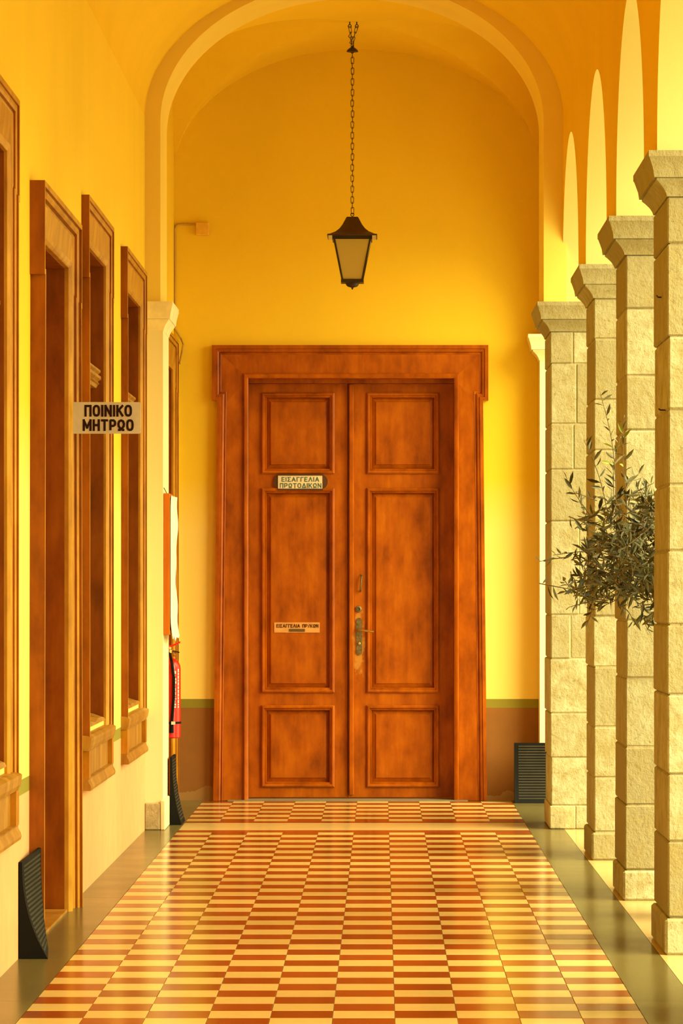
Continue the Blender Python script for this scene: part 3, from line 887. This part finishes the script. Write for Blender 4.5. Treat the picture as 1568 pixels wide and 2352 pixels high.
for rot in range(4):
    q = MB(); R = Matrix.Rotation(rot * math.pi / 2, 3, 'Z')
    t0, t1 = 39.5 * mpx, 21 * mpx
    pts = []
    for yo in (1.2 * mpx, 2.6 * mpx):
        for x_, z_, h_ in ((-t1, lz(644), 24.5 * mpx), (t1, lz(644), 24.5 * mpx), (t0, lz(552), 43.5 * mpx), (-t0, lz(552), 43.5 * mpx)):
            v = R @ Vector((x_, -(h_ - yo), 0)); pts.append((lx + v.x, LY + v.y, z_))
    q.add(pts, [(0, 1, 2, 3), (7, 6, 5, 4), (0, 4, 5, 1), (1, 5, 6, 2), (2, 6, 7, 3), (3, 7, 4, 0)])
    q.build('pane', 'lantern_glass', ln)
for sx in (-1, 1):
    q = MB(); q.box(lx + sx * 50 * mpx - 0.012, lx + sx * 50 * mpx + 0.012, LY - 0.15, LY - 0.147, lz(556), lz(546)); q.build('rim_tab', 'sign_cream', urim)
    q = MB(); q.lathe((lx + sx * 46.5 * mpx, LY - 0.122, lz(551)), [(0.008, 0), (0.008, -0.01), (0.004, -0.016)], 10, axis='Y'); q.build('knob', 'iron', urim)
q = MB(); q.lathe((lx, LY, lz(665)), [(0.002, 0), (0.006, 0.004), (0.006, 0.011), (0.016, 0.014), (0.030, 0.018), (0.038, 0.026), (0.042, 0.036), (0.050, 0.040), (0.050, 0.046)], 16); q.build('finial', 'iron', ln, smooth=40)
q = MB(); q.torus((lx, LY, lz(493)), 0.010, 0.0026, 'X', 1.0); q.build('hanger_ring', 'iron', roof, smooth=60)
# chain
ztop, zbot = lz(108), lz(490)
nl = 31; pitch = (ztop - zbot) / nl
lk = {}
for k in range(nl):
    ax = 'X' if k % 2 == 0 else 'Y'
    zc = zbot + pitch * (k + 0.5)
    if ax not in lk:
        q = MB(); q.torus((0, 0, 0), 0.0085, 0.0023, ax, (pitch * 0.5 + 0.005) / 0.0085, 14, 5)
        o = q.build('chain_link', 'iron', None, origin=(0, 0, 0), smooth=60); lk[ax] = o; o.parent = ln
    else:
        o = lk[ax].copy(); C.objects.link(o)
    o.location = (random.uniform(-0.001, 0.001), 0, zc - ln.location.z)
q = MB(); q.lathe((lx, LY, lz(119)), [(0.030, 0.0), (0.036, 0.0), (0.036, 0.003), (0.031, 0.012), (0.020, 0.022), (0.007, 0.029), (0.005, 0.034)], 20); q.build('canopy_cup', 'iron', ln, smooth=40)
crown = SPR + RISE
def tilted_link(q, c, ang, R, r, stretch, ax):
    p = MB(); p.torus((0, 0, 0), R, r, ax, stretch, 14, 5)
    M = Matrix.Rotation(ang, 3, 'Y')
    q.add([tuple(M @ Vector(v) + Vector(c)) for v in p.v], p.f)
for dx in (-6, 10):
    x1_ = lx + dx * mpx
    q = MB(); q.tube([(x1_, LY, crown + 0.004), (x1_, LY, lz(60) + 0.009)], 0.004, 6); q.torus((x1_, LY, lz(60)), 0.010, 0.0026, 'X', 1.0); q.build('ceiling_eye', 'iron', ln, smooth=60)
    q = MB(); zt_, zb_ = lz(62), lz(98)
    ang = math.atan2(x1_ - lx, zt_ - zb_)
    for k in range(3):
        f = (k + 0.5) / 3
        tilted_link(q, (x1_ + (lx - x1_) * f, LY, zt_ + (zb_ - zt_) * f), ang, 0.0075, 0.0022, 2.9, 'X' if k % 2 == 0 else 'Y')
    q.build('chain_branch', 'iron', ln, smooth=60)
q = MB(); q.torus((lx, LY, lz(102.5)), 0.008, 0.0024, 'X', 2.2); q.build('hook_link', 'iron', ln, smooth=60)
q = MB(); q.tube([(lx - 0.010, LY, lz(74)), (lx - 0.024, LY - 0.006, lz(84)), (lx - 0.004, LY - 0.008, lz(92)), (lx - 0.018, LY, lz(98)), (lx + 0.004, LY, lz(104)), (lx, LY, lz(110))], 0.0026, 6); q.build('loose_wire', 'iron', ln, smooth=60)

# ------------------------------------------------------------------ notice board on the pilaster
NB = thing('notice_board', (px1 + 0.018, 20.83, mz(1458, 20.6)), 'orange wooden notice board with curling white paper hung on the pilaster', 'notice board')
nz0, nz1 = mz(1458, 20.58), mz(1133, 20.58); ny0, ny1 = 20.575, 21.08
bx0, bx1 = px1 + 0.001, px1 + 0.036
q = MB(); q.box(bx0, bx1, ny0, ny0 + 0.03, nz0, nz1); q.build('side_rail', 'wood_board', NB, bevel=0.002)
q = MB(); q.box(bx0, bx1, ny1 - 0.03, ny1, nz0, nz1); q.build('side_rail', 'wood_board', NB, bevel=0.002)
q = MB(); q.box(bx0, bx1, ny0 + 0.03, ny1 - 0.03, nz1 - 0.03, nz1); q.build('top_rail', 'wood_board', NB, bevel=0.002)
q = MB(); q.box(bx0, bx1, ny0 + 0.03, ny1 - 0.03, nz0, nz0 + 0.03); q.build('bottom_rail', 'wood_board', NB, bevel=0.002)
q = MB(); q.box(bx0, bx1 - 0.008, ny0 + 0.03, ny1 - 0.03, nz0 + 0.03, nz1 - 0.03); q.build('panel', 'wood_board', NB)
q = MB(); nu, nv = 8, 26; vs = []; fs = []
for lay in (0, 0.001):
    for j in range(nv + 1):
        zf = j / nv; z = nz1 - 0.012 - (nz1 - nz0 + 0.012) * zf
        for i in range(nu + 1):
            uf = i / nu
            curl = 0.004 + 0.030 * uf ** 2 * (0.55 + 0.3 * math.sin(zf * 9) - 0.15 * math.sin(zf * 23)) + 0.020 * (max(0, zf - 0.86) / 0.14) ** 1.4 + 0.006 * max(0, 0.06 - zf) / 0.06
            zz = z - (0.012 * math.sin(uf * 17) + 0.008 * math.sin(uf * 41) if j == nv else 0)
            vs.append((bx1 + max(0.0015, curl * 0.62) + lay, ny0 + 0.04 + (ny1 - ny0 - 0.06) * uf, zz))
W_ = nu + 1; off = W_ * (nv + 1)
for j in range(nv):
    for i in range(nu):
        a = j * W_ + i; fs.append((a, a + 1, a + W_ + 1, a + W_)); fs.append((off + a, off + a + W_, off + a + W_ + 1, off + a + 1))
q.add(vs, fs); q.build('curling_paper', 'paper', NB, smooth=60)
q = MB(); q.tube([(px1 + 0.002, 20.62, nz1 + 0.03), (px1 + 0.012, 20.62, nz1 + 0.012), (px1 + 0.018, 20.62, nz1 - 0.004)], 0.002, 6)
q.tube([(px1, 20.62, nz1 + 0.03), (px1 + 0.004, 20.62, nz1 + 0.03)], 0.004, 8); q.build('hanging_wire', 'iron', NB)

# ------------------------------------------------------------------ fire extinguisher
EY, ER = 21.52, 0.073
ex_x = WL + ER + 0.004
ex = thing('fire_extinguisher', (ex_x, EY, mz(1695, EY)), 'red fire extinguisher with black hose hanging behind the pilaster', 'fire extinguisher')
def ez(y): return mz(y, EY)
h0 = ez(1695)
q = MB(); q.lathe((ex_x, EY, h0), [(ER * 0.9, 0), (ER, 0.006), (ER, ez(1536) - h0), (ER * 0.96, ez(1528) - h0), (ER * 0.8, ez(1519) - h0), (ER * 0.5, ez(1513) - h0), (ER * 0.3, ez(1510) - h0), (ER * 0.28, ez(1500) - h0)], 32)
cyl = q.build('cylinder', 'red_paint', ex, smooth=40)
q = MB(); q.lathe((ex_x, EY, ez(1501)), [(0.022, 0), (0.026, 0.004), (0.026, 0.022), (0.018, 0.026), (0.018, 0.04)], 16); valve = q.build('valve', 'brass', ex, smooth=40)
q = MB(); q.loft([[(ex_x + a, EY + s * 0.012, ez(yy) + o) for s, o in ((-1, 0), (1, 0), (1, 0.012), (-1, 0.012))] for a, yy in ((-0.02, 1488), (0.02, 1486), (0.07, 1477))]); q.build('squeeze_handle', 'red_paint', valve)
q = MB(); q.loft([[(ex_x + a, EY + s * 0.010, ez(yy) + o) for s, o in ((-1, 0), (1, 0), (1, 0.008), (-1, 0.008))] for a, yy in ((-0.01, 1496), (0.03, 1497), (0.065, 1500))]); q.build('carry_handle', 'iron', valve)
q = MB(); q.lathe((ex_x + 0.028, EY, ez(1503)), [(0.011, 0), (0.013, 0.004), (0.013, 0.012), (0.010, 0.014)], 14, axis='X'); q.build('pressure_gauge', 'brass', valve)
fy = EY - ER - 0.008
q = MB(); q.tube([(ex_x + 0.0, EY - 0.03, ez(1500)), (ex_x + 0.012, EY - 0.06, ez(1502)), (ex_x + 0.024, fy - 0.006, ez(1518)), (ex_x + 0.036, fy, ez(1555)), (ex_x + 0.036, fy, ez(1600)), (ex_x + 0.028, fy, ez(1640)), (ex_x + 0.024, fy, ez(1660))], 0.009, 10); q.build('hose', 'rubber', ex, smooth=50)
q = MB(); q.tube([(ex_x + 0.024, fy, ez(1655)), (ex_x + 0.023, fy, ez(1664)), (ex_x + 0.022, fy, ez(1682))], [0.010, 0.012, 0.014], 12); q.build('nozzle', 'rubber', ex, smooth=40)
q = MB(); q.lathe((ex_x, EY, ez(1662)), [(ER + 0.0008, 0), (ER + 0.003, 0.001), (ER + 0.003, 0.012), (ER + 0.0008, 0.013)], 32); strap = q.build('strap', 'rubber', ex, smooth=40)
q = MB(); q.box(ex_x + 0.022, ex_x + 0.046, fy - 0.015, fy - 0.011, ez(1663), ez(1656)); q.build('buckle', 'white_print', strap)
q = MB()
rr = random.Random(3)
for row in range(2):
    z = ez(1625)
    a0 = math.radians(-62 + row * 24)
    while z < ez(1540) and row < 2:
        hh = rr.uniform(0.006, 0.020); aw = math.radians(rr.uniform(8, 15)) if row == 0 else math.radians(7)
        ring = []
        for rad in (ER + 0.0003, ER + 0.0010):
            for aa, z2 in ((a0, z), (a0 + aw, z), (a0 + aw, z + hh), (a0, z + hh)):
                ring.append((ex_x + rad * math.cos(aa), EY + rad * math.sin(aa), z2))
        q.add(ring, [(0, 1, 2, 3), (7, 6, 5, 4), (0, 4, 5, 1), (1, 5, 6, 2), (2, 6, 7, 3), (3, 7, 4, 0)])
        z += hh + 0.005
q.build('printed_lettering', 'white_print', cyl, kind='stuff')
q = MB(); q.box(WL + 0.0005, ex_x - 0.02, EY - 0.02, EY + 0.02, ez(1530) - 0.04, ez(1505)); q.build('wall_bracket', 'iron', ex)

# ------------------------------------------------------------------ kerb ramps of ribbed black rubber
def ramp_profile(dep, hgt, n=14):
    curve = [(0.012 + (dep - 0.012) * (1 - k / n) ** 2.3, hgt * k / n) for k in range(n + 1)]
    return curve
def kerb_ramp(name, P0, P1, label, back=0.0):
    """P0/P1: (base point at the back, outward unit vector, depth, height) at either end"""
    base = Vector(P0[0])
    rt = thing(name, base, label, 'ramp', 'ribbed rubber kerb ramps')
    rings = []
    for pt, out, dep, hgt in (P0, P1):
        pt = Vector(pt); out = Vector(out)
        c = ramp_profile(dep, hgt)
        rings.append([pt + out * a + Vector((0, 0, z)) for a, z in ([(0, 0)] + c + [(0, hgt)])])
    q = MB(); q.loft(rings); q.build('body', 'rubber', rt)
    q = MB()
    c0, c1 = ramp_profile(P0[2], P0[3], 44), ramp_profile(P1[2], P1[3], 44)
    for k in range(3, 43, 2):
        A = []
        for f in (0.06, 0.95):
            for (da, kk) in ((-0.002, k), (0.0022, k), (0.0022, k + 1), (-0.002, k + 1)):
                pa = Vector(P0[0]) + Vector(P0[1]) * (c0[kk][0] + da) + Vector((0, 0, c0[kk][1]))
                pb = Vector(P1[0]) + Vector(P1[1]) * (c1[kk][0] + da) + Vector((0, 0, c1[kk][1]))
                A.append(pa.lerp(pb, f))
        q.add(A, [(0, 1, 2, 3), (7, 6, 5, 4), (0, 4, 5, 1), (1, 5, 6, 2), (2, 6, 7, 3), (3, 7, 4, 0)])
    q.build('ribs', 'rubber_worn', rt, kind='stuff')
    return rt
kerb_ramp('kerb_ramp', ((WL + 0.003, 13.38, 0.0), (1, 0, 0), 0.108, 0.36), ((WL + 0.034, 13.79, 0.0), (1, 0, 0), 0.040, 0.385), 'black ribbed kerb ramp leaning on the left wall before the side door')
kerb_ramp('kerb_ramp', ((-1.233, 20.98, 0.0), (1, 0, 0), 0.068, 0.395), ((-1.233, 21.38, 0.0), (1, 0, 0), 0.068, 0.395), 'black kerb ramp seen end on, standing beside the left pilaster')
kerb_ramp('kerb_ramp', ((0.853, 23.19, 0.0), (0, -1, 0), 0.09, 0.385), ((1.30, 23.19, 0.0), (0, -1, 0), 0.09, 0.385), 'black ribbed kerb ramp in the right corner by the end wall')

# ------------------------------------------------------------------ junction box and cable
jb = thing('junction_box', (mx(465, BW), BW, mz(541, BW)), 'small yellow painted junction box high on the end wall', 'junction box')
q = MB(); q.box(mx(450, BW), mx(480, BW), BW - 0.03, BW, mz(541, BW), mz(512, BW)); q.build('box', 'box_yellow', jb, bevel=0.003)
q = MB(); q.box(mx(450.5, BW), mx(479.5, BW), BW - 0.036, BW - 0.0305, mz(540.5, BW), mz(512.5, BW)); q.build('lid', 'box_yellow', jb, bevel=0.002)
cy = BW - 0.009
cb = MB()
xcor = mx(401.5, BW)
P = [(mx(450, BW), cy, mz(515, BW)), (mx(418, BW), cy, mz(515, BW)), (mx(408, BW), cy, mz(516, BW)), (mx(403, BW), cy, mz(519, BW)), (xcor, cy, mz(526, BW)), (xcor, cy, mz(640, BW)), (xcor, cy, mz(755, BW)),
     (WL + 0.046, cy - 0.005, D3TOP + 0.02), (WL + 0.062, cy - 0.02, D3TOP - 0.02), (WL + 0.058, cy - 0.10, D3TOP - 0.08), (WL + 0.052, cy - 0.26, D3TOP - 0.16)]
cb.tube(P, 0.0065, 8)
tag(cb.build('wall_cable', 'cable', smooth=50), 'thin cable from the junction box down the corner to the doorway', 'cable')

# ------------------------------------------------------------------ potted olive tree between two columns
TY = 15.03
tr = thing('olive_tree', (1.46, TY, 0.0), 'olive tree with narrow dark leaves reaching out from behind the nearest column', 'tree')
q = MB(); q.lathe((1.46, TY, 0), [(0.15, 0), (0.19, 0.02), (0.24, 0.34), (0.26, 0.35), (0.26, 0.40), (0.235, 0.40), (0.225, 0.33)], 28); pot = q.build('pot', 'terracotta', tr, smooth=40)
q = MB(); q.lathe((1.46, TY, 0.30), [(0.22, 0), (0.22, 0.05), (0.05, 0.065)], 24); q.build('soil', 'soil', pot)
q = MB(); q.tube([(1.46, TY, 0.33), (1.47, TY + 0.01, 0.7), (1.45, TY, 1.05), (1.42, TY - 0.01, 1.35), (1.36, TY, 1.6)], [0.032, 0.027, 0.024, 0.020, 0.012], 10); q.build('trunk', 'bark', tr, smooth=50)
R_ = random.Random(21)
def at(px, py, d): return Vector((mx(px, d), d, mz(py, d)))
twigs = []      # (points)
def twig(a, b_, bend=0.05, n=8, dens=1.0, young=False, ll=1.0):
    a, b_ = Vector(a), Vector(b_)
    side = Vector((R_.uniform(-1, 1), R_.uniform(-1, 1), R_.uniform(-0.3, 1))).normalized() * bend * (b_ - a).length
    pts = []
    for k in range(n + 1):
        f = k / n
        pts.append(a.lerp(b_, f) + side * math.sin(math.pi * f) )
    twigs.append((pts, dens, young, ll))
hub = Vector((1.30, TY, 1.50))
# sprigs that stand clear of the crown
for (sx, sy, ex_, ey, dd, yg) in ((1415, 1170, 1378, 905, 15.0, True), (1395, 1180, 1340, 1010, 14.9, False), (1440, 1170, 1432, 955, 14.8, True), (1410, 1150, 1425, 1000, 15.2, False),
                             (1360, 1190, 1300, 1100, 15.0, False), (1400, 1260, 1270, 1275, 14.9, False), (1300, 1280, 1238, 1290, 14.9, False), (1380, 1340, 1295, 1360, 14.8, False), (1390, 1380, 1305, 1395, 15.1, False),
                             (1430, 1150, 1500, 1110, 14.9, False), (1440, 1120, 1470, 1085, 15.1, False), (1360, 1400, 1345, 1440, 14.8, False), (1370, 1150, 1320, 1130, 15.2, False), (1350, 1230, 1330, 1150, 14.9, False)):
    twig(at(sx, sy, dd), at(ex_, ey, dd + R_.uniform(-0.08, 0.08)), 0.06, 9, 0.85, yg, 1.0)
for k in range(270):
    # crown: flattened ball, denser towards the column
    u = R_.random(); th = R_.uniform(0, 2 * math.pi)
    c = Vector((1.09 + R_.gauss(0, 0.14), TY + R_.uniform(-0.32, 0.30), 1.50 + R_.uniform(-0.20, 0.19)))
    dirv = Vector((R_.uniform(-1, 0.9), R_.uniform(-0.9, 0.9), R_.uniform(-0.7, 0.8))).normalized()
    e = c + dirv * R_.uniform(0.10, 0.21)
    e.x = max(e.x, 0.80 + abs(e.z - 1.42) * 0.5)
    e.z = max(e.z, 1.205)
    twig(c, e, 0.10, 6, 1.0, R_.random() < 0.05)
for k in range(60):        # the side of the crown hidden behind the column
    c = Vector((1.46 + R_.gauss(0, 0.12), TY + R_.uniform(-0.30, 0.30), 1.52 + R_.uniform(-0.2, 0.22)))
    dirv = Vector((R_.uniform(-0.8, 1), R_.uniform(-0.9, 0.9), R_.uniform(-0.6, 0.9))).normalized()
    twig(c, c + dirv * R_.uniform(0.10, 0.2), 0.10, 6, 0.8)
q = MB()
for k in range(9):
    e = Vector((1.05 + 0.07 * k, TY + R_.uniform(-0.25, 0.25), 1.55 + R_.uniform(-0.2, 0.2)))
    q.tube([(1.43, TY, 1.22 + 0.02 * k), Vector((1.41, TY, 1.32)).lerp(e, 0.5) + Vector((0, 0, 0.04)), e], [0.010, 0.007, 0.004], 6)
q.build('branches', 'bark', tr, smooth=50)
q = MB()
for pts, *_ in twigs: q.tube(pts, [0.0026 - 0.0014 * k / len(pts) for k in range(len(pts))], 4)
q.build('twigs', 'bark', tr, kind='stuff')
def leaf_pts(L, W):
    c = 0.18 * W
    return [(0, 0, 0), (L * 0.30, W * 0.42, c), (L * 0.62, W * 0.46, c * 1.2 - 0.02 * L), (L, 0, -0.08 * L), (L * 0.62, -W * 0.46, c * 1.2 - 0.02 * L), (L * 0.30, -W * 0.42, c), (L * 0.30, 0, 0), (L * 0.62, 0, -0.02 * L)]
LF = [(0, 6, 1), (1, 6, 7, 2), (2, 7, 3), (0, 5, 6), (6, 5, 4, 7), (7, 4, 3)]
leaves = []
for pts, dens, young, ll in twigs:
    n = max(4, int((pts[-1] - pts[0]).length / 0.019 * dens))
    for k in range(n):
        f = (k + 0.6) / n; seg = f * (len(pts) - 1); i = min(int(seg), len(pts) - 2)
        p = pts[i].lerp(pts[i + 1], seg - i); t_ = (pts[i + 1] - pts[i]).normalized()
        perp = t_.orthogonal().normalized(); perp.rotate(Matrix.Rotation(R_.uniform(0, 6.283), 3, t_))
        d_ = (t_ * R_.uniform(0.4, 1.1) + perp * R_.uniform(0.7, 1.2) + Vector((0, 0, R_.uniform(-0.35, 0.15)))).normalized()
        L = R_.uniform(0.042, 0.074) * ll * (0.75 if f > 0.85 else 1); W = L * R_.uniform(0.20, 0.27)
        up = d_.orthogonal().normalized(); up.rotate(Matrix.Rotation(R_.uniform(0, 6.283), 3, d_))
        leaves.append((p, d_, up, L, W, young and f > 0.35))
vis = [l for l in leaves if l[0].x < 0.0757 * l[0].y]
hid = [l for l in leaves if l[0].x >= 0.0757 * l[0].y]
vis.sort(key=lambda l: -l[3] * (1.25 if l[0].y < TY else 1.0))
protos = {}
def leaf_matrix(l):
    p, d_, up, L, W, yg = l
    s_ = up.cross(d_).normalized()
    return Matrix(((d_.x, s_.x, up.x, p.x), (d_.y, s_.y, up.y, p.y), (d_.z, s_.z, up.z, p.z), (0, 0, 0, 1)))
for yg in (False, True):
    me = bpy.data.meshes.new('leaf'); me.from_pydata(leaf_pts(0.05, 0.0118), [], LF)
    me.materials.append(MATS['olive_leaf_young' if yg else 'olive_leaf']); protos[yg] = me
base = tr.location
for l in vis[:300]:
    o = bpy.data.objects.new('leaf', protos[l[5]]); C.objects.link(o); o.parent = tr
    M = leaf_matrix(l); M.translation = M.translation - base
    o.matrix_local = M @ Matrix.Scale(l[3] / 0.05, 4)
q = MB()
for l in vis[300:] + hid:
    M = leaf_matrix(l)
    q.add([tuple(M @ Vector(p)) for p in leaf_pts(l[3], l[4])], LF, 1 if l[5] else 0)
me = bpy.data.meshes.new('foliage')
me.from_pydata([tuple(Vector(v) - base) for v in q.v], [], q.f)
for mn in ('olive_leaf', 'olive_leaf_young'): me.materials.append(MATS[mn])
me.polygons.foreach_set('material_index', q.m)
o = bpy.data.objects.new('foliage', me); C.objects.link(o); o.parent = tr; o['kind'] = 'stuff'
